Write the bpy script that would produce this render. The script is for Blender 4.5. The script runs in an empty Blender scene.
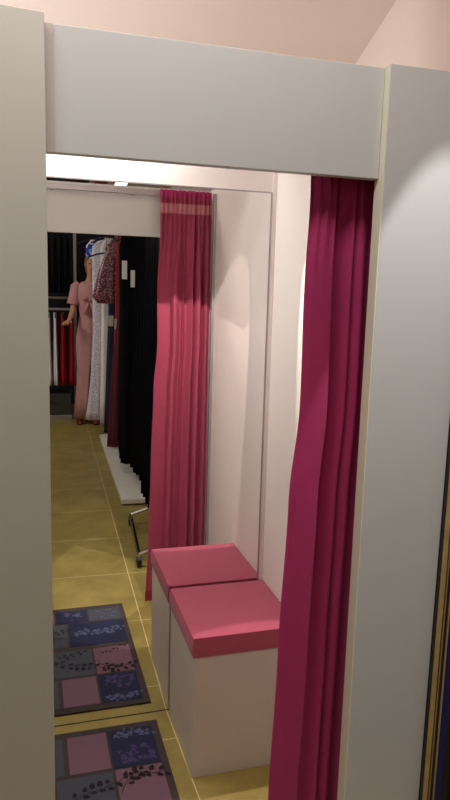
import bpy, bmesh, math, random
from mathutils import Vector, Matrix
random.seed(7)
C = bpy.context.scene.collection
PI = math.pi

# ------------------------------------------------------------------ materials
def srgb(r, g, b):
    f = lambda c: (c/255/12.92) if c/255 <= .04045 else ((c/255+.055)/1.055)**2.4
    return (f(r), f(g), f(b), 1)

def mat(name, col, rough=.6, metal=0, noise=0, nscale=20, bump=0, bscale=200, spec=.5, trans=0, sheen=0, tcol=None):
    m = bpy.data.materials.new(name); m.use_nodes = True
    nt = m.node_tree; N = nt.nodes; L = nt.links
    p = N['Principled BSDF']
    p.inputs['Base Color'].default_value = col
    p.inputs['Roughness'].default_value = rough
    p.inputs['Metallic'].default_value = metal
    p.inputs['Specular IOR Level'].default_value = spec
    if sheen: p.inputs['Sheen Weight'].default_value = sheen
    tc = N.new('ShaderNodeTexCoord')
    if noise:
        n = N.new('ShaderNodeTexNoise'); n.inputs['Scale'].default_value = nscale; n.inputs['Detail'].default_value = 4
        L.new(tc.outputs['Object'], n.inputs['Vector'])
        mx = N.new('ShaderNodeMix'); mx.data_type = 'RGBA'; mx.blend_type = 'MULTIPLY'
        mx.inputs[0].default_value = 1
        cr = N.new('ShaderNodeValToRGB')
        cr.color_ramp.elements[0].position = .3; cr.color_ramp.elements[1].position = .7
        cr.color_ramp.elements[0].color = (1-noise,)*3+(1,); cr.color_ramp.elements[1].color = (1, 1, 1, 1)
        L.new(n.outputs['Fac'], cr.inputs['Fac'])
        mx.inputs[6].default_value = col
        L.new(cr.outputs['Color'], mx.inputs[7]); L.new(mx.outputs[2], p.inputs['Base Color'])
    if bump:
        b = N.new('ShaderNodeTexNoise'); b.inputs['Scale'].default_value = bscale
        L.new(tc.outputs['Object'], b.inputs['Vector'])
        bp = N.new('ShaderNodeBump'); bp.inputs['Strength'].default_value = bump; bp.inputs['Distance'].default_value = .002
        L.new(b.outputs['Fac'], bp.inputs['Height']); L.new(bp.outputs['Normal'], p.inputs['Normal'])
    if trans:
        t = N.new('ShaderNodeBsdfTranslucent'); t.inputs['Color'].default_value = tcol or tuple(min(1, c*1.3) for c in col[:3])+(1,)
        ms = N.new('ShaderNodeMixShader'); ms.inputs[0].default_value = trans
        L.new(p.outputs[0], ms.inputs[1]); L.new(t.outputs[0], ms.inputs[2])
        L.new(ms.outputs[0], N['Material Output'].inputs['Surface'])
    return m

M = {}
M['panel'] = mat('grey white laminate', srgb(206, 206, 204), .45, noise=.03, nscale=3)
M['panel_bounce'] = mat('floor bounce laminate', srgb(206, 202, 190), .45, noise=.03, nscale=3)  # same laminate, warm floor bounce put into the colour
M['edge'] = mat('cream edge banding', srgb(232, 228, 208), .5)
M['edge_pink'] = mat('pinkish filler', srgb(196, 184, 180), .6)
M['wall_in'] = mat('fitting room laminate', srgb(238, 229, 223), .4, noise=.04, nscale=2.5)
M['wall'] = mat('painted plaster', srgb(250, 236, 228), .9, noise=.03, nscale=2)
M['ceil'] = mat('ceiling plaster', srgb(238, 222, 214), .9, noise=.04, nscale=1.3)
M['white'] = mat('white laminate', srgb(206, 194, 182), .4, noise=.03, nscale=4)
M['platform'] = mat('white platform', srgb(232, 228, 218), .4, noise=.08, nscale=5)
M['steel'] = mat('brushed aluminium', srgb(176, 170, 172), .35, metal=.7)
M['hanger'] = mat('dark plastic hanger', srgb(40, 42, 58), .4)
M['chrome'] = mat('chrome tube', srgb(210, 210, 215), .15, metal=1)
M['dark'] = mat('dark gap', srgb(46, 36, 32), .7)
M['black'] = mat('black cloth', srgb(7, 6, 10), .95, noise=.3, nscale=12, spec=.15)
M['navy'] = mat('navy cloth', srgb(24, 30, 62), .8, noise=.2)
M['rubber'] = mat('black rubber', srgb(18, 18, 18), .5)
M['blackgloss'] = mat('shiny black cloth', srgb(22, 22, 27), .35, noise=.2, nscale=15)
M['maroon'] = mat('maroon cloth', srgb(96, 12, 30), .7, noise=.2)
M['red'] = mat('red satin', srgb(176, 18, 34), .45, noise=.2)
M['ivory'] = mat('ivory cloth', srgb(246, 242, 244), .6, noise=.08, nscale=9)
M['green'] = mat('olive dark cloth', srgb(60, 58, 44), .8)
M['tag'] = mat('white card', srgb(235, 232, 225), .6)
M['skin'] = mat('mannequin skin', srgb(205, 150, 120), .5)
M['mauve'] = mat('dusty pink crepe', srgb(206, 150, 150), .7, noise=.12, nscale=14)
M['hair'] = mat('golden brown hair', srgb(150, 112, 60), .6, noise=.3, nscale=40)
M['shoe'] = mat('dark red shoe', srgb(110, 25, 35), .4)
M['gold'] = mat('worn gold moulding', srgb(214, 184, 122), .4, metal=.25, noise=.25, nscale=30)
M['frame_black'] = mat('black moulding', srgb(40, 33, 30), .35)
M['blue'] = mat('deep blue board', srgb(14, 26, 105), .5)
M['storage'] = mat('dark grey box', srgb(62, 56, 54), .6)
M['curtain'] = mat('magenta curtain cloth', srgb(184, 48, 110), .85, noise=.08, nscale=30, bump=.15, bscale=500, trans=.2, sheen=.1, tcol=srgb(190, 64, 128))
M['warm_lit'] = mat('curtain cloth warm lit', srgb(176, 70, 98), .85, noise=.08, nscale=30, bump=.15, bscale=500, trans=.2, tcol=srgb(190, 64, 110))  # same cloth with warm light painted into the colour
M['tape'] = mat('pale pink header tape', srgb(214, 140, 148), .7, trans=.2)
M['cushion'] = mat('raspberry cushion fabric', srgb(172, 76, 98), .85, noise=.06, nscale=60, bump=.25, bscale=700, sheen=.1)
M['piping'] = mat('dark raspberry fabric', srgb(145, 38, 64), .85, bump=.25, bscale=700)
M['mat_base'] = mat('mat charcoal brown', srgb(66, 54, 54), .95, noise=.2, nscale=120, bump=.4, bscale=900)
M['mat_pink'] = mat('mat dusty pink', srgb(116, 84, 98), .95, noise=.1, nscale=200, bump=.4, bscale=900)
M['mat_blue'] = mat('mat navy', srgb(30, 34, 66), .95, noise=.25, nscale=90, bump=.4, bscale=900)
M['mat_grey'] = mat('mat slate', srgb(68, 71, 80), .95, noise=.12, nscale=150, bump=.4, bscale=900)
M['mat_leaf'] = mat('mat black leaves', srgb(26, 16, 26), .95)
M['mat_flower'] = mat('mat pale flowers', srgb(82, 88, 118), .95)
M['mat_plum'] = mat('mat plum flowers', srgb(70, 56, 98), .95)

def floral_material():
    m = mat('blue white print', srgb(230, 230, 240), .6); nt = m.node_tree; N = nt.nodes; L = nt.links
    v = N.new('ShaderNodeTexVoronoi'); v.inputs['Scale'].default_value = 22
    tc = N.new('ShaderNodeTexCoord'); L.new(tc.outputs['Object'], v.inputs['Vector'])
    cr = N.new('ShaderNodeValToRGB'); cr.color_ramp.interpolation = 'CONSTANT'
    e = cr.color_ramp.elements; e[0].color = srgb(30, 50, 170); e[1].position = .35; e[1].color = srgb(232, 232, 245)
    x = e.new(.68); x.color = srgb(90, 160, 210); x = e.new(.85); x.color = srgb(190, 40, 80)
    s = N.new('ShaderNodeSeparateColor'); L.new(v.outputs['Color'], s.inputs[0]); L.new(s.outputs[0], cr.inputs['Fac'])
    L.new(cr.outputs['Color'], N['Principled BSDF'].inputs['Base Color']); return m
M['floral'] = floral_material()

def sequin_material(name, a, b, scale=110):
    m = mat(name, a, .35); nt = m.node_tree; N = nt.nodes; L = nt.links
    v = N.new('ShaderNodeTexVoronoi'); v.inputs['Scale'].default_value = scale
    tc = N.new('ShaderNodeTexCoord'); L.new(tc.outputs['Object'], v.inputs['Vector'])
    cr = N.new('ShaderNodeValToRGB'); cr.color_ramp.interpolation = 'CONSTANT'
    e = cr.color_ramp.elements; e[0].color = a; e[1].position = .76; e[1].color = b
    s = N.new('ShaderNodeSeparateColor'); L.new(v.outputs['Color'], s.inputs[0]); L.new(s.outputs[0], cr.inputs['Fac'])
    L.new(cr.outputs['Color'], N['Principled BSDF'].inputs['Base Color']); return m
M['sequin'] = sequin_material('burgundy sequins', srgb(96, 14, 34), srgb(190, 140, 150), 130)
M['silver'] = sequin_material('silver sequins', srgb(206, 200, 214), srgb(250, 248, 255), 130)

def emis(name, col, s):
    m = bpy.data.materials.new(name); m.use_nodes = True; N = m.node_tree.nodes
    p = N['Principled BSDF']; p.inputs['Emission Color'].default_value = col; p.inputs['Emission Strength'].default_value = s
    return m
M['lamp'] = emis('lamp diffuser', (1, .95, .88, 1), 6)

def mirror_material():
    m = bpy.data.materials.new('silvered mirror glass'); m.use_nodes = True; nt = m.node_tree
    nt.nodes.remove(nt.nodes['Principled BSDF'])
    g = nt.nodes.new('ShaderNodeBsdfGlossy'); g.inputs['Roughness'].default_value = 0
    g.inputs['Color'].default_value = (.93, .93, .92, 1)
    nt.links.new(g.outputs[0], nt.nodes['Material Output'].inputs['Surface']); return m
M['mirror'] = mirror_material()

def floor_material():
    m = bpy.data.materials.new('olive beige floor tiles'); m.use_nodes = True; nt = m.node_tree; N = nt.nodes; L = nt.links
    p = N['Principled BSDF']; p.inputs['Roughness'].default_value = .42
    tc = N.new('ShaderNodeTexCoord'); mp = N.new('ShaderNodeMapping')
    # grout lines: x = .478 at the mirror turning slightly with distance, cross lines every .56 m
    mp.inputs['Rotation'].default_value = (0, 0, math.radians(-1.6))
    mp.inputs['Location'].default_value = (-.478, .18, 0)
    L.new(tc.outputs['Object'], mp.inputs['Vector'])
    br = N.new('ShaderNodeTexBrick')
    br.offset = 0; br.squash = 1
    br.inputs['Scale'].default_value = 1; br.inputs['Brick Width'].default_value = .56; br.inputs['Row Height'].default_value = .56
    br.inputs['Mortar Size'].default_value = .0022; br.inputs['Mortar Smooth'].default_value = .3
    br.inputs['Color1'].default_value = srgb(160, 143, 78); br.inputs['Color2'].default_value = srgb(152, 136, 74)
    br.inputs['Mortar'].default_value = srgb(226, 208, 156)
    L.new(mp.outputs[0], br.inputs['Vector'])
    n = N.new('ShaderNodeTexNoise'); n.inputs['Scale'].default_value = 5; n.inputs['Detail'].default_value = 8; n.inputs['Roughness'].default_value = .65
    L.new(tc.outputs['Object'], n.inputs['Vector'])
    cr = N.new('ShaderNodeValToRGB'); cr.color_ramp.elements[0].position = .35; cr.color_ramp.elements[0].color = (.66, .62, .56, 1)
    cr.color_ramp.elements[1].position = .62; cr.color_ramp.elements[1].color = (1.05, 1.03, 1, 1)
    L.new(n.outputs['Fac'], cr.inputs['Fac'])
    mx = N.new('ShaderNodeMix'); mx.data_type = 'RGBA'; mx.blend_type = 'MULTIPLY'; mx.inputs[0].default_value = .7
    L.new(br.outputs['Color'], mx.inputs[6]); L.new(cr.outputs['Color'], mx.inputs[7]); L.new(mx.outputs[2], p.inputs['Base Color'])
    return m
M['floor'] = floor_material()

# ------------------------------------------------------------------ helpers
def obj(name, bm, mats, parent=None, smooth=False, loc=None):
    me = bpy.data.meshes.new(name)
    bmesh.ops.recalc_face_normals(bm, faces=bm.faces[:])
    bm.to_mesh(me); bm.free()
    for m in (mats if isinstance(mats, (list, tuple)) else [mats]): me.materials.append(m)
    if smooth:
        for p in me.polygons: p.use_smooth = True
    o = bpy.data.objects.new(name, me); C.objects.link(o)
    if parent: o.parent = parent
    if loc: o.location = loc
    return o
def tag(o, label, cat, group=None, kind=None):
    o['label'] = label; o['category'] = cat
    if group: o['group'] = group
    if kind: o['kind'] = kind
    return o
def thing(name, label, cat, loc=(0, 0, 0), rz=0, group=None):
    o = bpy.data.objects.new(name, None); C.objects.link(o); o.location = loc; o.rotation_euler = (0, 0, rz)
    o.empty_display_size = .05
    return tag(o, label, cat, group)
def struct(o, label=None, cat=None):
    o['kind'] = 'structure'
    if label: o['label'] = label
    if cat: o['category'] = cat
    return o
def box(bm, x0, x1, y0, y1, z0, z1, bev=0, mi=0):
    r = bmesh.ops.create_cube(bm, size=1)
    vs = r['verts']
    for v in vs: v.co = Vector(((x0+x1)/2+v.co.x*(x1-x0), (y0+y1)/2+v.co.y*(y1-y0), (z0+z1)/2+v.co.z*(z1-z0)))
    fs = {f for v in vs for f in v.link_faces}
    for f in fs: f.material_index = mi
    if bev:
        es = {e for v in vs for e in v.link_edges}
        r = bmesh.ops.bevel(bm, geom=list(es), offset=bev, segments=2, affect='EDGES', profile=.5)
        for f in r['faces']: f.material_index = mi
    return bm
def bx(*a, **k): return box(bmesh.new(), *a, **k)
def tube(bm, pts, r, seg=10, caps=True, mi=0):
    pts = [Vector(p) for p in pts]; rs = r if isinstance(r, (list, tuple)) else [r]*len(pts)
    rings = []; prev = None
    for i, p in enumerate(pts):
        d = (pts[min(i+1, len(pts)-1)]-pts[max(i-1, 0)]).normalized()
        if prev is None:
            a = Vector((0, 0, 1)) if abs(d.z) < .9 else Vector((1, 0, 0))
        else: a = prev
        n = (a-d*a.dot(d)).normalized(); prev = n; b = d.cross(n)
        rings.append([bm.verts.new(p+(n*math.cos(t)+b*math.sin(t))*rs[i]) for t in [2*PI*k/seg for k in range(seg)]])
    for A, B in zip(rings, rings[1:]):
        for k in range(seg):
            f = bm.faces.new((A[k], A[(k+1) % seg], B[(k+1) % seg], B[k])); f.material_index = mi
    if caps:
        for R in (rings[0][::-1], rings[-1]): bm.faces.new(R).material_index = mi
    return bm
def loft(bm, secs, seg=28, caps=True, fold=0, nf=9, ph=0, gap=None):
    """secs: (z, cx, cy, rx, ry); gap=(z_below, angle0, angle1) leaves a slit."""
    rings = []
    z0 = secs[0][0]; z1 = secs[-1][0]
    for (z, cx, cy, rx, ry) in secs:
        t = (z-z0)/(z1-z0) if z1 != z0 else 0
        ring = []
        for k in range(seg):
            a = 2*PI*k/seg; q = 1+fold*t*math.sin(nf*a+ph)
            ring.append(bm.verts.new((cx+rx*q*math.cos(a), cy+ry*q*math.sin(a), z)))
        rings.append(ring)
    for i, (A, B) in enumerate(zip(rings, rings[1:])):
        for k in range(seg):
            if gap and max(secs[i][0], secs[i+1][0]) < gap[0]:
                a = (k+.5)*2*PI/seg
                if gap[1] < a < gap[2]: continue
            bm.faces.new((A[k], A[(k+1) % seg], B[(k+1) % seg], B[k]))
    if caps:
        bm.faces.new(rings[0]);
        if not gap: bm.faces.new(rings[-1])
    return bm
def cyl(bm, c, r, h, seg=20, axis='Z', mi=0):
    c = Vector(c); d = {'X': Vector((1, 0, 0)), 'Y': Vector((0, 1, 0)), 'Z': Vector((0, 0, 1))}[axis]*h/2
    return tube(bm, [c-d, c+d], r, seg, mi=mi)

# ------------------------------------------------------------------ fitting room shell
F = .95            # distance from mirror to the front panels
W = .847           # inner right wall
TOP = 2.057
struct(obj('floor', bx(-3.5, 3.2, -7.3, 2.4, -.05, 0), M['floor']), 'olive beige tiled floor with pale grout lines', 'floor')
# front: left panel turned about 7 degrees, proud of the lintel
lp = obj('wall_front_left', bx(-.62, 0, -.02, .02, 0, 2.063, bev=.0015), M['panel_bounce'], loc=(.034, -.962, 0))
lp.rotation_euler = (0, 0, math.radians(6.5)); struct(lp, 'plain grey white panel left of the fitting room opening', 'panel')
struct(obj('trim_1', bx(.036, .7275, -F, -.928, 1.8325, TOP, bev=.0015), M['panel']), 'wide grey white lintel panel above the fitting room opening', 'lintel')
struct(obj('trim_2', bx(.035, .052, -F-.005, -F, 1.8325, TOP-.002), M['edge_pink']), 'narrow pinkish filler strip at left end of lintel', 'trim')
struct(obj('wall_front_right', bx(.7310, .9415, -.968, -.932, 0, TOP+.004, bev=.001), M['panel']), 'tall grey white panel right of the fitting room opening', 'panel')
struct(obj('trim_3', bx(.7285, .7312, -.967, -.932, 0, TOP+.003), M['edge']), 'thin cream edge strip beside the right panel', 'trim')
struct(obj('wall_front_far', bx(.943, 1.6, -.93, -.90, 0, TOP), M['panel']), 'grey white panel behind the framed board', 'panel')
struct(obj('wall_right', bx(W, W+.03, -.925, .03, 0, TOP), M['wall_in']), 'pale laminate side wall inside the fitting room', 'wall')
struct(obj('wall_back', bx(-.62, W, .006, .036, 0, 2.32), M['wall_in']), 'bright white wall strip around the mirror', 'wall')
struct(obj('wall_left', bx(-.62, -.59, -.99, .0, 0, TOP), M['wall_in']), 'pale side wall of the fitting room behind the left panel', 'wall')
struct(obj('mirror_shade_line', bx(-.59, W-.001, -.0012, .006, 0, .003), M['dark']), 'thin dark strip painting the shade in the gap under the mirror', 'trim')  # dark strip, shade of the gap put in as colour

struct(obj('shade_strip', bx(.834, .8465, -.815, -.797, 0, 2.03), M['steel']), 'narrow grey strip added for the shadow line beside the curtain', 'trim')  # added strip, stands in for a shadow line by the curtain

# mirror
mr = thing('wall_mirror', 'large floor length mirror covering the back wall of the fitting room', 'mirror', (0, 0, 0))
obj('mirror_glass', bx(-.59, .826, 0, .0055, .003, 1.930), M['mirror'], mr)
fb = bx(.826, .8305, -.003, .006, .006, 1.9345); box(fb, -.59, .826, -.003, .006, 1.930, 1.9345)
obj('mirror_frame', fb, M['steel'], mr)
struct(obj('trim_4', bx(.8320, .8462, -.002, .006, .006, TOP), M['wall_in']), 'narrow white strip between mirror and side wall', 'trim')

# shop ceiling and walls
struct(obj('ceiling', bx(-3.5, 3.2, -7.3, 2.4, 2.75, 2.8), M['ceil']), 'beige pink ceiling above the fitting room', 'ceiling')
def wall_quad(name, a, b, m, label, z1=2.75, t=.05):
    a = Vector(a); b = Vector(b); d = b-a; L = d.length
    o = obj(name, bx(0, L, -t/2, t/2, 0, z1), m, loc=(a.x, a.y, 0)); o.rotation_euler = (0, 0, math.atan2(d.y, d.x))
    return struct(o, label, 'wall')
wall_quad('wall_side', (1.15, -.87), (1.985, 2.3), M['wall'], 'pale pinkish white wall rising behind the right panel')
wall_quad('wall_shop_right', (1.62, -7.2), (1.62, -.87), M['wall'], 'shop wall behind the clothes rails')
wall_quad('wall_shop_left', (-3.3, -7.2), (-3.3, 2.3), M['wall'], 'far left wall of the shop')
wall_quad('wall_shop_end', (-3.3, -7.05), (1.6, -7.05), mat('dark end wall', srgb(30, 28, 36), .9), 'dark end wall of the shop')
wall_quad('wall_shop_rear', (-3.3, 2.3), (1.95, 2.3), M['wall'], 'wall behind the fitting room')

# ------------------------------------------------------------------ curtain rail and curtain
rl = thing('curtain_rail', 'aluminium curtain rail along the top of the lintel', 'rail', (0, 0, 0))
rb = bx(.037, .842, -.9275, -.908, 2.022, 2.030); box(rb, .037, .842, -.9275, -.918, 2.030, 2.046); obj('rail_profile', rb, M['steel'], rl)
for x in (.10, .46): obj('bracket', bx(x, x+.02, -.928, -.904, 2.017, 2.022), M['steel'], rl)

KP = [(0, -.018), (.06, -.023), (.23, -.027), (.295, .020), (.34, .015), (.42, -.020), (.50, .002), (.56, -.018), (.63, .024),
      (.70, -.016), (.78, .026), (.86, -.018), (.93, .024), (1, .004)]
def interp(kp, u):
    if u <= kp[0][0]: return kp[0][1]
    for (a, va), (b, vb) in zip(kp, kp[1:]):
        if u <= b:
            t = (u-a)/(b-a); t = (1-math.cos(PI*t))/2; return va+(vb-va)*t
    return kp[-1][1]
XL = [(0, .545), (.3, .557), (.73, .567), (1.1, .577), (1.34, .594), (1.60, .591), (1.82, .600), (2.05, .596)]
XR = [(0, .843), (1.0, .842), (2.05, .842)]
def curtain_pt(u, z, off=0):
    xl, xr = interp(XL, z), interp(XR, z)
    x = xl+(xr-xl)*u
    t = min(1, max(0, (2.05-z)/.5))
    low = interp(KP, u)*1.0
    low += .004*math.sin(13*u+2.1*z)
    high = .013*math.sin(2*PI*11*u)+.006*math.sin(2*PI*5*u+1)
    w = t*t*(3-2*t)
    y = -.878+low*w+high*(1-w)*.8
    x += .006*w*math.sin(2*PI*5*u+.8)*math.sin(PI*u)
    return Vector((x, y+off, z))
def sheet(zs, nu, u0=0, u1=1, off=0):
    bm = bmesh.new()
    g = [[bm.verts.new(curtain_pt(u0+(u1-u0)*i/nu, z, off)) for i in range(nu+1)] for z in zs]
    for a, b in zip(g, g[1:]):
        for i in range(nu): bm.faces.new((a[i], a[i+1], b[i+1], b[i]))
    return bm
ct = thing('curtain', 'raspberry pink gathered curtain drawn to the right side of the opening', 'curtain', (0, 0, 0))
zs = [.012+(2.046-.012)*k/70 for k in range(71)]
obj('curtain_cloth', sheet(zs, 190), M['curtain'], ct, smooth=True)
ln_ = obj('curtain_warm_side', sheet(zs[:-1], 190, off=.0022), M['warm_lit'], ct, smooth=True); ln_['label'] = 'inner side of the curtain with warm light painted in'  # extra sheet, paints the warm light on the curtain's inner side
tp = obj('header_tape', sheet([1.940+.045*k/4 for k in range(5)], 190, off=.0045), M['tape'], ct, smooth=True); tp['label'] = 'pale pink gathering tape near the top edge'
obj('bottom_hem', sheet([.013, .03, .05, .068], 190, off=.004), M['piping'], ct, smooth=True)

# ------------------------------------------------------------------ stool
st = thing('stool', 'white box stool with a raspberry pink padded seat in front of the mirror', 'stool', (.664, -.196, 0))
hx, hy = .181, .187
bb = bx(-hx+.004, hx-.002, -hy+.004, hy-.006, 0, .428, bev=.0015)
obj('stool_base', bb, M['white'], st)
# cushion with a softly crowned top
cb = bmesh.new(); box(cb, -hx, hx, -hy, hy, .4285, .500)
bmesh.ops.subdivide_edges(cb, edges=cb.edges[:], cuts=9, use_grid_fill=True)
for v in cb.verts:
    nx, ny = v.co.x/hx, v.co.y/hy
    if v.co.z > .495: v.co.z = .4965+.0045*(1-nx**4)*(1-ny**4)
    side = 1-((v.co.z-.464)/.036)**2
    if abs(abs(nx)-1) < .01 and v.co.x < 0: v.co.x -= .0025*max(0, side)
    if abs(abs(ny)-1) < .01 and v.co.y < 0: v.co.y -= .0025*max(0, side)
co = obj('seat_cushion', cb, M['cushion'], st, smooth=True)
bv = co.modifiers.new('bevel', 'BEVEL'); bv.width = .007; bv.segments = 3; bv.limit_method = 'ANGLE'; bv.angle_limit = math.radians(50)
pp = []
for (sx, sy) in ((-1, -1), (1, -1), (1, 1), (-1, 1), (-1, -1)): pp.append((sx*(hx-.0005), sy*(hy-.0005), .4945))
obj('seam', tube(bmesh.new(), pp, .0016, 6), M['piping'], co)

# ------------------------------------------------------------------ floor mat: patchwork with leaves and blossoms
def leaf(bm, x, y, a, l, w, z, mi):
    n = 8; vs = []
    for k in range(n):
        t = 2*PI*k/n; px = l/2*math.cos(t)+l/2; py = w/2*math.sin(t)*(1-.35*math.cos(t))
        vs.append(bm.verts.new((x+px*math.cos(a)-py*math.sin(a), y+px*math.sin(a)+py*math.cos(a), z)))
    f = bm.faces.new(vs); f.material_index = mi
def stem(bm, pts, w, z, mi):
    pr = None
    for i, (x, y) in enumerate(pts):
        x2, y2 = pts[min(i+1, len(pts)-1)]; x1, y1 = pts[max(i-1, 0)]
        d = math.hypot(x2-x1, y2-y1) or 1; nx, ny = -(y2-y1)/d*w, (x2-x1)/d*w
        c = (bm.verts.new((x+nx, y+ny, z)), bm.verts.new((x-nx, y-ny, z)))
        if pr: bm.faces.new((pr[0], pr[1], c[1], c[0])).material_index = mi
        pr = c
def branch(bm, x0, y0, x1, y1, mi, size=.026, n=6, z=.0098):
    pts = []
    for k in range(n*2+1):
        t = k/(n*2); pts.append((x0+(x1-x0)*t, y0+(y1-y0)*t+.018*math.sin(PI*t*1.6)))
    stem(bm, pts, .0013, z, mi)
    for k in range(1, n*2+1):
        px, py = pts[k]; a = math.atan2(y1-y0, x1-x0)
        s = 1 if k % 2 else -1
        aa = a+s*random.uniform(.7, 1.2); l = size*random.uniform(.75, 1.1)
        ex, ey = px+math.cos(aa)*l*.45, py+math.sin(aa)*l*.45
        stem(bm, [(px, py), (ex, ey)], .0008, z, mi)
        leaf(bm, ex, ey, aa, l, l*.7, z+.0001*k, mi)
def blossoms(bm, x0, x1, y0, y1, n, mi, s=.010, z=.0098):
    for _ in range(n):
        cx, cy = random.uniform(x0+.012, x1-.012), random.uniform(y0+.012, y1-.012); r0 = random.uniform(0, 6)
        k5 = random.choice([3, 4, 5]); ss = s*random.uniform(.5, 1.1)
        for k in range(k5): leaf(bm, cx, cy, r0+k*2*PI/k5, ss, ss*.55, z+.00005*k, mi)
MX0, MX1, MY0, MY1 = -.21, .430, -.912, -.056
mb = bx(MX0, MX1, MY0, MY1, .0005, .008, bev=.003, mi=0)
PK, BL, GR, LF, FL, PL = 1, 2, 3, 4, 5, 6
cells = [(.103, .238, .090, .278, PK), (.246, .404, .086, .284, BL), (-.045, .086, .090, .278, GR), (-.185, -.055, .086, .284, PK),
         (.060, .238, .296, .498, GR), (.248, .404, .292, .498, PK), (-.10, .052, .296, .498, BL), (-.185, -.108, .296, .498, GR),
         (.152, .408, .530, .742, BL), (.02, .143, .620, .742, GR), (.02, .143, .530, .610, GR), (-.185, .012, .530, .742, PK),
         (.100, .248, .752, .872, BL), (.256, .408, .752, .872, GR), (-.05, .092, .752, .872, PK), (-.185, -.058, .752, .872, BL)]
for i, (x0, x1, a, b, m_) in enumerate(cells): box(mb, x0, x1, -b, -a, .0078, .0092+.00002*i, mi=m_)
branch(mb, .07, -.44, .235, -.33, LF, n=6); branch(mb, .08, -.475, .20, -.455, LF, size=.02, n=4)
branch(mb, .256, -.345, .40, -.315, LF, n=5); branch(mb, .256, -.40, .33, -.305, LF, size=.022, n=4); branch(mb, .26, -.47, .395, -.485, LF, size=.014, n=4)
branch(mb, .03, -.69, .135, -.66, LF, size=.022, n=4)
branch(mb, -.17, -.35, -.115, -.46, LF, size=.02, n=4); branch(mb, -.17, -.66, 0, -.60, LF, n=6)
blossoms(mb, .25, .40, .10-.38, -.21, 0, FL)
blossoms(mb, .255, .40, -.15, -.095, 12, FL, .013); branch(mb, .26, -.125, .395, -.105, FL, size=.016, n=5)
blossoms(mb, .255, .40, -.275, -.17, 26, PL, .014)
branch(mb, .165, -.665, .395, -.635, FL, size=.017, n=10); blossoms(mb, .16, .40, -.69, -.61, 34, FL, .012)
blossoms(mb, .105, .245, -.865, -.76, 12, FL, .011); blossoms(mb, .26, .40, -.865, -.76, 14, FL, .010)
blossoms(mb, -.04, .08, -.27, -.10, 16, LF, .012); blossoms(mb, -.09, .05, -.49, -.30, 20, FL, .012); blossoms(mb, .025, .14, -.60, -.535, 8, PL, .010)
tag(obj('floor_mat', mb, [M['mat_base'], M['mat_pink'], M['mat_blue'], M['mat_grey'], M['mat_leaf'], M['mat_flower'], M['mat_plum']]),
    'dark patchwork mat with pink, navy and grey leaf printed squares on the tiles', 'mat')

# ------------------------------------------------------------------ framed board at the right edge
fr = thing('framed_board', 'tall deep blue board in a gold and black frame beside the right panel', 'framed board', (.943, -.965, 0))
def rect_frame(x0, x1, z0, z1, w, y0, y1, m, name):
    b = bmesh.new()
    box(b, x0, x0+w, y0, y1, z0, z1); box(b, x1-w, x1, y0, y1, z0, z1)
    box(b, x0+w, x1-w, y0, y1, z0, z0+w); box(b, x0+w, x1-w, y0, y1, z1-w, z1)
    return obj(name, b, m, fr)
o_ = 0
for w_, y0_, m_, n_ in ((.003, -.012, 'frame_black', 'black_moulding'), (.009, -.020, 'gold', 'gold_moulding'), (.008, -.012, 'frame_black', 'black_moulding'),
                       (.002, -.016, 'gold', 'gold_bead'), (.012, -.010, 'frame_black', 'black_moulding'), (.003, -.014, 'gold', 'gold_bead')):
    rect_frame(o_, .60-o_, o_, 1.78-o_, w_, y0_, .018, M[m_], n_); o_ += w_
obj('blue_panel', bx(o_, .60-o_, -.006, .012, o_, 1.78-o_), M['blue'], fr)

# ------------------------------------------------------------------ garments (the shop behind, seen in the mirror)
def hanger_bm(w, z, rail_z):
    b = bmesh.new()
    tube(b, [(-w/2, 0, z-.05), (-w*.25, 0, z-.015), (0, 0, z), (w*.25, 0, z-.015), (w/2, 0, z-.05)], .008, 8)
    top = rail_z
    tube(b, [(0, 0, z), (0, 0, top-.012), (.012, 0, top+.004), (.004, 0, top+.017), (-.012, 0, top+.010)], .0025, 6)
    return b
def garment(name, label, cat, x, y, prof, m, rail_z, rz=0, thick=.04, group=None, nf=7, hanger=True, fold=.10):
    """prof: list of (z, half width[, centre shift]) from shoulder to hem, hanging across local x."""
    t = thing(name, label, cat, (x, y, 0), rz, group)
    ztop = prof[0][0]
    secs = [(ztop+.012, prof[0][2] if len(prof[0]) > 2 else 0, 0, .05, .012)]
    full = []
    for (a, b) in zip(prof, prof[1:]):
        n = 5
        for k in range(n):
            q = k/n; full.append((a[0]+(b[0]-a[0])*q, a[1]+(b[1]-a[1])*q, (a[2] if len(a) > 2 else 0)*(1-q)+(b[2] if len(b) > 2 else 0)*q))
    l = prof[-1]; full.append((l[0], l[1], l[2] if len(l) > 2 else 0))
    z1 = full[-1][0]
    for (z, hw, c) in full:
        q = (ztop-z)/(ztop-z1); secs.append((z, c, 0, hw, thick*(.45+.55*q)))
    b = loft(bmesh.new(), secs, seg=36, fold=fold, nf=nf, ph=random.uniform(0, 6))
    obj('garment_cloth', b, m, t, smooth=True)
    if hanger: obj('hanger', hanger_bm(.36 if rz == 0 else .3, ztop+.01, rail_z), M['hanger'], t)
    return t
def copy_tree(o, parent=None):
    c = o.copy(); C.objects.link(c)
    if parent: c.parent = parent
    for ch in list(o.children): copy_tree(ch, c)
    return c

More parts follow.
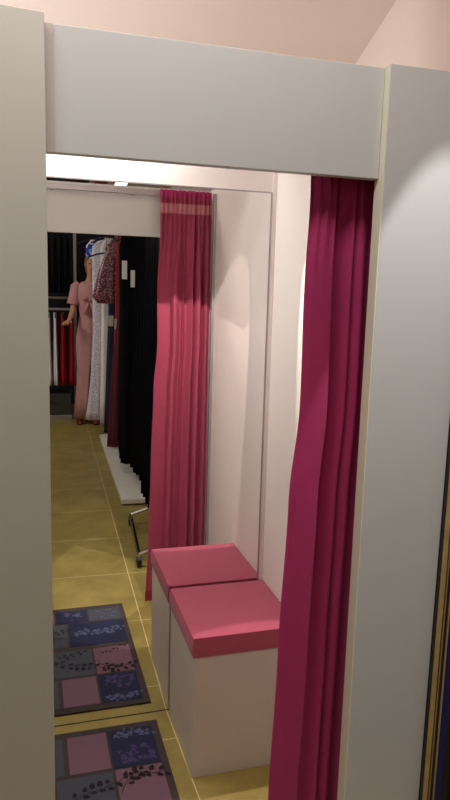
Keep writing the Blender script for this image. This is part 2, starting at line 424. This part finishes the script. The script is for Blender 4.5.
# long wall rail on the right with its platform
rr = thing('clothes_rail', 'high chrome clothes rail running above the white platform', 'clothes rail', (0, 0, 0))
obj('rail_bar', tube(bmesh.new(), [(.99, -2.42, 2.15), (1.03, -5.35, 2.15)], .012, 12), M['chrome'], rr)
for y in (-2.5, -3.9, -5.2): obj('bracket', tube(bmesh.new(), [(1.0, y, 2.15), (1.0, y, 2.21), (1.6, y, 2.21)], .009, 8), M['chrome'], rr)
pb = bmesh.new()
pv = [(.636, -2.49), (1.56, -2.44), (1.56, -4.85), (.705, -4.80)]
lo = [pb.verts.new((x, y, .012)) for x, y in pv]; hi = [pb.verts.new((x, y, .045)) for x, y in pv]
pb.faces.new(lo[::-1]); pb.faces.new(hi)
for k in range(4): pb.faces.new((lo[k], lo[(k+1) % 4], hi[(k+1) % 4], hi[k]))
pt_ = thing('display_platform', 'low white platform on the floor under the black clothes', 'platform', (0, 0, 0))
obj('platform_top', pb, M['platform'], pt_)
obj('plinth', bx(.73, 1.55, -4.78, -2.52, 0, .012), M['dark'], pt_)

bg = 'long black dresses on the wall rail'
black0 = garment('long_dress', 'long black dress hanging in a row over the white platform', 'dress', .95, -3.15,
                 [(2.06, .10), (1.99, .225), (1.5, .225), (.9, .23), (.15, .235)], M['black'], 2.15, thick=.045, group=bg, nf=5)
for k in range(1, 8):
    c = copy_tree(black0); v = 3.15+.118*k; c.location = (.95+.105*(v-3.15)+random.uniform(-.008, .008), -v, random.uniform(0, .02))
bg2 = 'black dresses at the near end of the wall rail'
near0 = garment('black_dress', 'black dress at the mirror end of the wall rail', 'dress', 1.04, -2.57,
                [(2.04, .10), (1.97, .23), (1.3, .235), (.16, .25)], M['black'], 2.15, thick=.042, group=bg2, nf=5)
for k in range(1, 4):
    c = copy_tree(near0); c.location = (1.04-.006*k, -2.57-.115*k, .012*(k % 2))

g = garment('maroon_dress', 'long dark maroon dress hanging beside the black dresses', 'dress', 1.02, -4.14,
            [(2.06, .10), (1.99, .20), (1.4, .2), (.9, .25), (.06, .29)], M['maroon'], 2.15, thick=.035)
g = garment('navy_dress', 'long navy dress hanging behind the maroon dress', 'dress', .95, -4.62,
            [(2.05, .10), (1.98, .2), (1.4, .17), (.10, .21)], M['navy'], 2.15, thick=.04)
g = garment('red_dress', 'bright red dress with two white price tags on the wall rail', 'dress', .98, -4.25,
            [(2.07, .12), (2.0, .17), (1.4, .17), (.3, .20)], M['red'], 2.15, thick=.026)
for (dx, z) in ((-.25, 1.33), (-.19, 1.30)): obj('price_tag', bx(dx, dx+.05, .046, .049, z-.10, z, bev=.001), M['tag'], g)
g = garment('sequin_top', 'burgundy sequin top with a flared pointed hem on the rail', 'top', .81, -4.40,
            [(2.08, .05, .05), (1.98, .09, .03), (1.75, .13, -.02), (1.50, .155, -.045), (1.44, .12, -.03)], M['sequin'], 2.15, thick=.05)
g = garment('striped_blouse', 'blouse with black, white and red stripes beside the sequin top', 'blouse', .745, -4.50,
            [(1.92, .03, .02), (1.84, .06), (1.52, .08)], M['ivory'], 2.15, thick=.03)
for k, z in enumerate((1.76, 1.70, 1.64, 1.58)):
    obj('stripe', loft(bmesh.new(), [(z, 0, 0, .075, .028), (z-.025, 0, 0, .08, .03)], seg=24), M['black' if k % 2 else 'red'], g)
g = garment('silver_gown', 'full length white and silver sequin gown hanging above the floor', 'gown', .735, -5.00,
            [(2.10, .035, .035), (2.02, .09, .01), (1.7, .085, .005), (1.1, .075, 0), (.6, .08, -.02), (.17, .11, -.04)], M['silver'], 2.15, thick=.05)
g = garment('white_gown', 'plain white gown hanging just beside the silver gown', 'gown', .80, -4.78,
            [(2.08, .04), (2.0, .085), (1.5, .07), (.17, .085)], M['ivory'], 2.15, thick=.04)
g = garment('print_blouse', 'blue and white flower print blouse above the mannequin', 'blouse', .685, -5.28,
            [(2.09, .03), (2.04, .07), (1.95, .075), (1.90, .05)], M['floral'], 2.15, thick=.04)
g = garment('tagged_jacket', 'black jacket with two white price tags on the wall rail', 'jacket', .96, -3.035,
            [(2.04, .1), (1.97, .22), (1.3, .22), (1.05, .22)], M['black'], 2.15, thick=.03)
obj('price_tag', bx(-.262, -.222, .056, .059, 1.66, 1.80), M['tag'], g); obj('price_tag', bx(-.195, -.145, .062, .065, 1.60, 1.73), M['tag'], g)

# rolling rack nearest the fitting room
rk = thing('rolling_rack', 'chrome rolling garment rack on black casters beside the curtain', 'garment rack', (0, 0, 0))
A1, A2 = Vector((.588, -1.36, .075)), Vector((.640, -2.06, .075))
B1, B2 = A1+Vector((.50, .03, 0)), A2+Vector((.50, .03, 0))
obj('base_tube', tube(bmesh.new(), [A1, A2], .012, 10), M['chrome'], rk)
obj('base_tube', tube(bmesh.new(), [B1, B2], .012, 10), M['chrome'], rk)
for a, b in ((A1, B1), (A2, B2)):
    m_ = (a+b)/2
    obj('cross_tube', tube(bmesh.new(), [a, a*.7+b*.3+Vector((0, 0, .05)), m_+Vector((0, 0, .07)), a*.3+b*.7+Vector((0, 0, .05)), b], .013, 10), M['chrome'], rk)
    obj('upright', tube(bmesh.new(), [m_+Vector((0, 0, .07)), m_+Vector((0, 0, 1.99))], .012, 10), M['chrome'], rk)
ra_, rb_ = (A1+B1)/2, (A2+B2)/2
obj('rail_bar', tube(bmesh.new(), [(ra_.x, ra_.y+.04, 2.06), (rb_.x, rb_.y-.04, 2.06)], .012, 12), M['chrome'], rk)
for p_ in (A1, A2, B1, B2):
    b = cyl(bmesh.new(), (p_.x, p_.y, .032), .032, .022, 20, 'X'); cyl(b, (p_.x, p_.y, .032), .011, .03, 12, 'X')
    w = obj('caster', b, M['rubber'], rk)
    obj('fork', tube(bmesh.new(), [(p_.x, p_.y, .063), (p_.x, p_.y, .076)], .010, 8), M['chrome'], w)
bg3 = 'black garments on the rolling rack'
cx = .865
roll0 = garment('black_coat', 'black coat hanging low on the rolling garment rack', 'coat', cx, -1.5,
                [(1.96, .09), (1.90, .17), (1.1, .17), (.26, .18)], M['black'], 2.06, thick=.04, group=bg3, nf=5)
for k in range(1, 5):
    c = copy_tree(roll0); c.location = (cx+.004*k, -1.5-.11*k, .01*(k % 2))
sb = garment('satin_coat', 'shiny black coat on the end of the rolling rack', 'coat', cx-.01, -1.40, [(1.95, .09), (1.88, .165), (1.2, .165), (.4, .165)], M['blackgloss'], 2.06, thick=.028)

# end rack with two tiers
ek = thing('shop_rack', 'two tier chrome clothes rack against the dark end wall', 'clothes rack', (0, 0, 0))
for x in (-.75, .545):
    obj('post', bx(x-.018, x+.018, -6.12, -6.08, 0, 2.5, bev=.002), M['steel'], ek)
for z in (1.46, 1.325): obj('rail_bar', bx(-.75, .56, -6.11, -6.085, z-.014, z+.014, bev=.003), M['steel'], ek)
obj('rail_bar', tube(bmesh.new(), [(-.75, -6.1, 2.26), (.53, -6.1, 2.26)], .012, 10), M['steel'], ek)
up = garment('dark_jacket', 'dark jacket on the upper tier of the end rack', 'jacket', .47, -6.1, [(2.20, .1), (2.14, .2), (1.52, .2)], M['black'], 2.26, rz=PI/2, thick=.028, group='dark jackets on the upper tier')
for k in range(1, 8): c = copy_tree(up); c.location.x = .47-.075*k
lows = [(.495, 'red', 'red'), (.395, 'red', 'red'), (.305, 'ivory', 'white'), (.228, 'ivory', 'white'), (.16, 'black', 'black'), (.10, 'ivory', 'white'), (.03, 'black', 'black')]
protos = {}
for x, m_, word in lows:
    if word in protos:
        c = copy_tree(protos[word]); c.location.x = x
    else:
        protos[word] = garment('hanging_dress', word+' dress on the lower tier of the end rack', 'dress', x, -6.1,
                               [(1.27, .06), (1.2, .15), (.9, .14), (.42, .19)], M[m_], 1.325, rz=PI/2, thick=.046 if word == 'red' else (.036 if word == 'white' else .02), group=word+' dresses on the lower tier')
sbx = thing('storage_box', 'dark grey storage box with a pale base on the floor below the dresses', 'box', (.15, -6.15, 0))
obj('box_body', bx(-.5, .33, -.2, .2, .05, .31, bev=.006), M['storage'], sbx)
obj('box_base', bx(-.51, .34, -.21, .21, 0, .05, bev=.004), M['steel'], sbx)
obj('box_handle', bx(.02, .16, .2, .212, .20, .225, bev=.004), M['dark'], sbx)

# ------------------------------------------------------------------ mannequin in a dusty pink dress
mq = thing('mannequin', 'mannequin in a dusty pink dress with a bow standing by the silver gown', 'mannequin', (.675, -5.70, 0))
mq.scale = (1.09, 1.0, 1.09)
V = {'pel': ((0, 0, .98), .115), 'wai': ((0, 0, 1.16), .09), 'che': ((0, .0, 1.36), .115), 'nb': ((0, 0, 1.51), .055), 'nk': ((.02, .005, 1.58), .034),
     'hd1': ((.03, .02, 1.635), .052), 'hd2': ((.03, .01, 1.71), .064), 'hd3': ((.03, .005, 1.77), .048),
     'hl': ((-.065, 0, .92), .085), 'kl': ((-.075, .02, .52), .052), 'al': ((-.10, -.01, .12), .032), 'fl': ((-.105, .09, .05), .028),
     'hr': ((.065, 0, .92), .085), 'kr': ((.075, .04, .52), .052), 'ar': ((.06, .02, .12), .032), 'fr': ((.06, .12, .05), .028),
     'sl': ((-.13, 0, 1.47), .046), 'el': ((-.165, .02, 1.22), .034), 'wl': ((-.215, .17, 1.11), .024),
     'sr': ((.13, 0, 1.47), .046), 'er': ((.15, -.03, 1.21), .034), 'wr': ((.155, .06, .99), .024)}
E_ = [('pel', 'wai'), ('wai', 'che'), ('che', 'nb'), ('nb', 'nk'), ('nk', 'hd1'), ('hd1', 'hd2'), ('hd2', 'hd3'), ('pel', 'hl'), ('hl', 'kl'), ('kl', 'al'), ('al', 'fl'),
      ('pel', 'hr'), ('hr', 'kr'), ('kr', 'ar'), ('ar', 'fr'), ('che', 'sl'), ('sl', 'el'), ('el', 'wl'), ('che', 'sr'), ('sr', 'er'), ('er', 'wr')]
# hands: palm and five fingers
for s, wn, dirv in (('l', 'wl', Vector((-.35, .9, -.15))), ('r', 'wr', Vector((.05, .25, -.95)))):
    w = Vector(V[wn][0]); d = dirv.normalized(); side = d.cross(Vector((0, 0, 1)) if abs(d.z) < .8 else Vector((0, 1, 0))).normalized()
    V['pm'+s] = (tuple(w+d*.065), .024); E_.append((wn, 'pm'+s))
    for k in range(4):
        o_ = (k-1.5)*.019; ln = (.062, .075, .07, .055)[k]; b0 = w+d*.085+side*o_
        V[f'f{s}{k}a'] = (tuple(b0+d*ln*.45), .0085); V[f'f{s}{k}b'] = (tuple(b0+d*ln*.95+Vector((0, 0, -.014))), .007)
        E_ += [('pm'+s, f'f{s}{k}a'), (f'f{s}{k}a', f'f{s}{k}b')]
    V[f't{s}a'] = (tuple(w+d*.05+side*.038), .0095); V[f't{s}b'] = (tuple(w+d*.085+side*.055), .0078); E_ += [('pm'+s, f't{s}a'), (f't{s}a', f't{s}b')]
keys = list(V); me = bpy.data.meshes.new('mannequin_body')
me.from_pydata([V[k][0] for k in keys], [(keys.index(a), keys.index(b)) for a, b in E_], [])
body = bpy.data.objects.new('mannequin_body', me); C.objects.link(body); body.parent = mq; me.materials.append(M['skin'])
sk = body.modifiers.new('skin', 'SKIN'); sk.use_smooth_shade = True
for i, k in enumerate(keys):
    r = V[k][1]; me.skin_vertices[0].data[i].radius = (r, r*.82 if k in ('pel', 'wai', 'che') else r)
    me.skin_vertices[0].data[i].use_root = (k == 'pel')
body.modifiers.new('sub', 'SUBSURF').levels = 1; body.modifiers['sub'].render_levels = 1
# face
HX = .03
fc = bmesh.new()
tube(fc, [(HX, .070, 1.705), (HX, .088, 1.678), (HX, .074, 1.672)], [.006, .010, .006], 8); obj('nose', fc, M['skin'], mq, smooth=True)
for s in (-1, 1):
    e = bmesh.new(); bmesh.ops.create_uvsphere(e, u_segments=10, v_segments=8, radius=.010); bmesh.ops.scale(e, vec=(1.3, .5, .7), verts=e.verts)
    bmesh.ops.translate(e, vec=(HX+s*.024, .066, 1.708), verts=e.verts); obj('eye', e, M['dark'], mq, smooth=True)
    e = bmesh.new(); bmesh.ops.create_uvsphere(e, u_segments=10, v_segments=8, radius=.018); bmesh.ops.scale(e, vec=(.4, .7, 1.1), verts=e.verts)
    bmesh.ops.translate(e, vec=(HX+s*.064, .0, 1.695), verts=e.verts); obj('ear', e, M['skin'], mq, smooth=True)
obj('mouth', tube(bmesh.new(), [(HX-.018, .062, 1.650), (HX, .070, 1.648), (HX+.018, .062, 1.650)], [.003, .005, .003], 8), M['shoe'], mq)
hb = loft(bmesh.new(), [(1.805, HX, -.012, .025, .03), (1.792, HX, -.013, .052, .06), (1.75, HX, -.022, .070, .066), (1.69, HX, -.034, .070, .056), (1.63, HX, -.038, .058, .040), (1.58, HX, -.04, .040, .022)], seg=24, fold=.05, nf=8)
obj('hair', hb, M['hair'], mq, smooth=True)
db = loft(bmesh.new(), [(1.52, 0, 0, .07, .06), (1.48, 0, 0, .125, .085), (1.36, 0, .008, .122, .125), (1.27, 0, .004, .11, .108), (1.17, 0, 0, .095, .09), (1.05, 0, 0, .115, .115),
                        (.93, 0, 0, .134, .128), (.80, 0, .0, .136, .125), (.62, 0, .01, .125, .115), (.45, -.01, .01, .12, .115), (.28, -.025, .01, .12, .12), (.07, -.04, 0, .125, .13)],
          seg=36, fold=.05, nf=9, gap=(.66, PI*.22, PI*.52))
dr = obj('dress', db, M['mauve'], mq, smooth=True)
dr.modifiers.new('solid', 'SOLIDIFY').thickness = .004
for s in (-1, 1):
    b = bmesh.new(); tube(b, [(s*.10, 0, 1.50), (s*.135, .0, 1.465), (s*.15, .01, 1.37), (s*.165, .015, 1.28)], [.04, .054, .056, .066], 16, caps=False)
    obj('sleeve', b, M['mauve'], dr, smooth=True)
bw = bmesh.new()
for s in (-1, 1):
    tube(bw, [(0, .138, 1.33), (s*.05, .150, 1.345), (s*.085, .145, 1.35)], [.010, .028, .018], 10)
    tube(bw, [(0, .138, 1.325), (s*.03, .135, 1.25), (s*.05, .125, 1.18)], [.009, .016, .020], 10)
bmesh.ops.create_uvsphere(bw, u_segments=10, v_segments=8, radius=.02, matrix=Matrix.Translation((0, .145, 1.33)))
obj('bow', bw, M['mauve'], dr, smooth=True)
for (x, y) in ((-.105, .06), (.06, .09)):
    b = loft(bmesh.new(), [(.075, x, y-.075, .030, .028), (.05, x, y-.03, .035, .07), (.02, x, y+.01, .037, .10), (0, x, y+.01, .035, .10)], seg=18)
    obj('shoe', b, M['shoe'], mq, smooth=True)

# ------------------------------------------------------------------ ceiling fittings, added wall lamps
def downlight(x, y, label, m=M['lamp']):
    t = thing('ceiling_spotlight', label, 'ceiling light', (x, y, 2.75))
    b = bmesh.new(); n = 24; ri = []
    for (r, z) in ((.055, 0), (.055, -.008), (.042, -.008), (.040, 0)):
        ri.append([b.verts.new((r*math.cos(2*PI*k/n), r*math.sin(2*PI*k/n), z)) for k in range(n)])
    for A, B in zip(ri, ri[1:]):
        for k in range(n): b.faces.new((A[k], A[(k+1) % n], B[(k+1) % n], B[k]))
    obj('ring', b, M['white'], t); obj('bulb', cyl(bmesh.new(), (0, 0, -.002), .038, .003, 24), m, t)
sl = thing('added_spotlight', 'small tilted spotlight added above the mirror to light the curtain', 'added light', (.62, .006, 2.22))  # made-up fitting for the spot that lights the inner curtain
obj('wall_plate', bx(-.03, .03, -.012, 0, -.03, .03, bev=.003), M['steel'], sl)
obj('arm', tube(bmesh.new(), [(0, -.01, 0), (0, -.05, 0), (0, -.068, -.02)], .006, 10), M['steel'], sl)
obj('spot_head', tube(bmesh.new(), [(0, -.045, .015), (0, -.055, 0), (0, -.077, -.042)], [.016, .022, .026], 18), M['steel'], sl)
downlight(.90, -1.225, 'recessed ceiling spotlight above the right panel')
ml = thing('added_lamp', 'long slim lamp added to whiten the wall strip above the mirror', 'wall lamp', (-.02, 0, 2.25))  # made-up fitting, out of view, for the wall strip above the mirror
obj('lamp_housing', bx(-.44, .44, -.10, .006, -.02, .015, bev=.004), M['steel'], ml)
obj('lamp_tube', cyl(bmesh.new(), (0, -.075, -.022), .006, .84, 12, 'X'), M['lamp'], ml)
cl = thing('ceiling_light', 'small square white ceiling light over the aisle', 'ceiling light', (1.02, -5.3, 2.75))
obj('diffuser', bx(-.06, .06, -.28, .28, -.012, -.002, bev=.002), M['lamp'], cl); obj('light_frame', bx(-.075, .075, -.3, .3, -.006, 0), M['white'], cl)
vt = thing('ceiling_vent', 'long dark ventilation grille in the shop ceiling', 'vent', (.22, -5.4, 2.75))
vb = bmesh.new(); box(vb, -.45, .45, -.35, .35, -.008, 0); obj('vent_frame', vb, M['storage'], vt)
for k in range(8): obj('slat', bx(-.42, .42, -.32+.082*k, -.28+.082*k, -.014, -.008), M['dark'], vt)
bn = thing('ceiling_banner', 'red banner strip hanging flat under the shop ceiling', 'banner', (.80, -5.4, 2.745))
obj('banner_cloth', bx(-.07, .07, -.33, .33, -.006, -.001), M['red'], bn)

# ------------------------------------------------------------------ lights
def light(kind, name, loc, energy, col=(1, 1, 1), target=None, **k):
    l = bpy.data.lights.new(name, kind); l.energy = energy; l.color = col
    for a, v in k.items(): setattr(l, a, v)
    o = bpy.data.objects.new(name, l); C.objects.link(o); o.location = loc
    if target is not None:
        o.rotation_euler = (Vector(target)-Vector(loc)).to_track_quat('-Z', 'Y').to_euler()
    return o
WARM = (1, .90, .80)
light('SPOT', 'front_spot', (.90, -1.226, 2.735), 90, (1, .97, .96), (.90, -1.226, 0), spot_size=math.radians(34.6), spot_blend=.06, shadow_soft_size=.010)
light('AREA', 'wall_strip_fill', (-.02, -.075, 2.222), 17, (1, .98, .96), (-.02, 0, 2.10), shape='RECTANGLE', size=.84, size_y=.02)  # added light, burns out the wall strip above the mirror
light('AREA', 'shop_panel', (.05, -1.50, 2.72), 16, (1, .94, .90), (.05, -1.42, 0), shape='RECTANGLE', size=1.3, size_y=.35)
light('AREA', 'aisle_fill', (-.95, -4.5, 2.70), 46, (1, .96, .90), (.2, -4.9, 0), shape='RECTANGLE', size=1.0, size_y=2.0)  # added fill kept out of the mirror, brightens the hanging gowns
light('AREA', 'room_fill', (.30, -.35, 2.70), 1.6, (1, .86, .72), (.3, -.5, 0), shape='RECTANGLE', size=.5, size_y=.3)  # added warm fill for the back of the lintel
light('SPOT', 'curtain_fill_spot', (.62, -.075, 2.165), 62, (1, .90, .82), (.66, -.075-math.cos(math.radians(59.6)), 2.165-math.sin(math.radians(59.6))), spot_size=math.radians(44), spot_blend=.03, shadow_soft_size=.008)  # added spot in place of light thrown back by the mirror
light('AREA', 'ceiling_fill', (-.6, .9, 1.5), 25, (1, .97, .94), (.7, .8, 2.75), shape='RECTANGLE', size=2.0, size_y=1.0)  # added unseen fill, brightens the ceiling and side wall
w = bpy.data.worlds.new('World'); bpy.context.scene.world = w; w.use_nodes = True
w.node_tree.nodes['Background'].inputs[0].default_value = (.75, .68, .62, 1); w.node_tree.nodes['Background'].inputs[1].default_value = .08

# ------------------------------------------------------------------ camera
ya, pi_, ro = .2868, -.1599, .0279
fw = Vector((math.sin(ya)*math.cos(pi_), math.cos(ya)*math.cos(pi_), math.sin(pi_)))
r = fw.cross(Vector((0, 0, 1))).normalized(); u = r.cross(fw)
r2 = r*math.cos(ro)+u*math.sin(ro); u2 = -r*math.sin(ro)+u*math.cos(ro)
cd = bpy.data.cameras.new('camera'); cam = bpy.data.objects.new('camera', cd); C.objects.link(cam)
mx_ = Matrix((r2, u2, -fw)).transposed().to_4x4(); mx_.translation = Vector((0, -2.2985, 1.5843)); cam.matrix_world = mx_
cd.sensor_fit = 'VERTICAL'; cd.sensor_height = 36; cd.lens = 669.99/800*36; cd.clip_start = .02
sc = bpy.context.scene; sc.camera = cam
sc.view_settings.view_transform = 'Standard'; sc.view_settings.look = 'None'; sc.view_settings.exposure = 0
sc.cycles.sample_clamp_indirect = 3
sc.cycles.max_bounces = 10
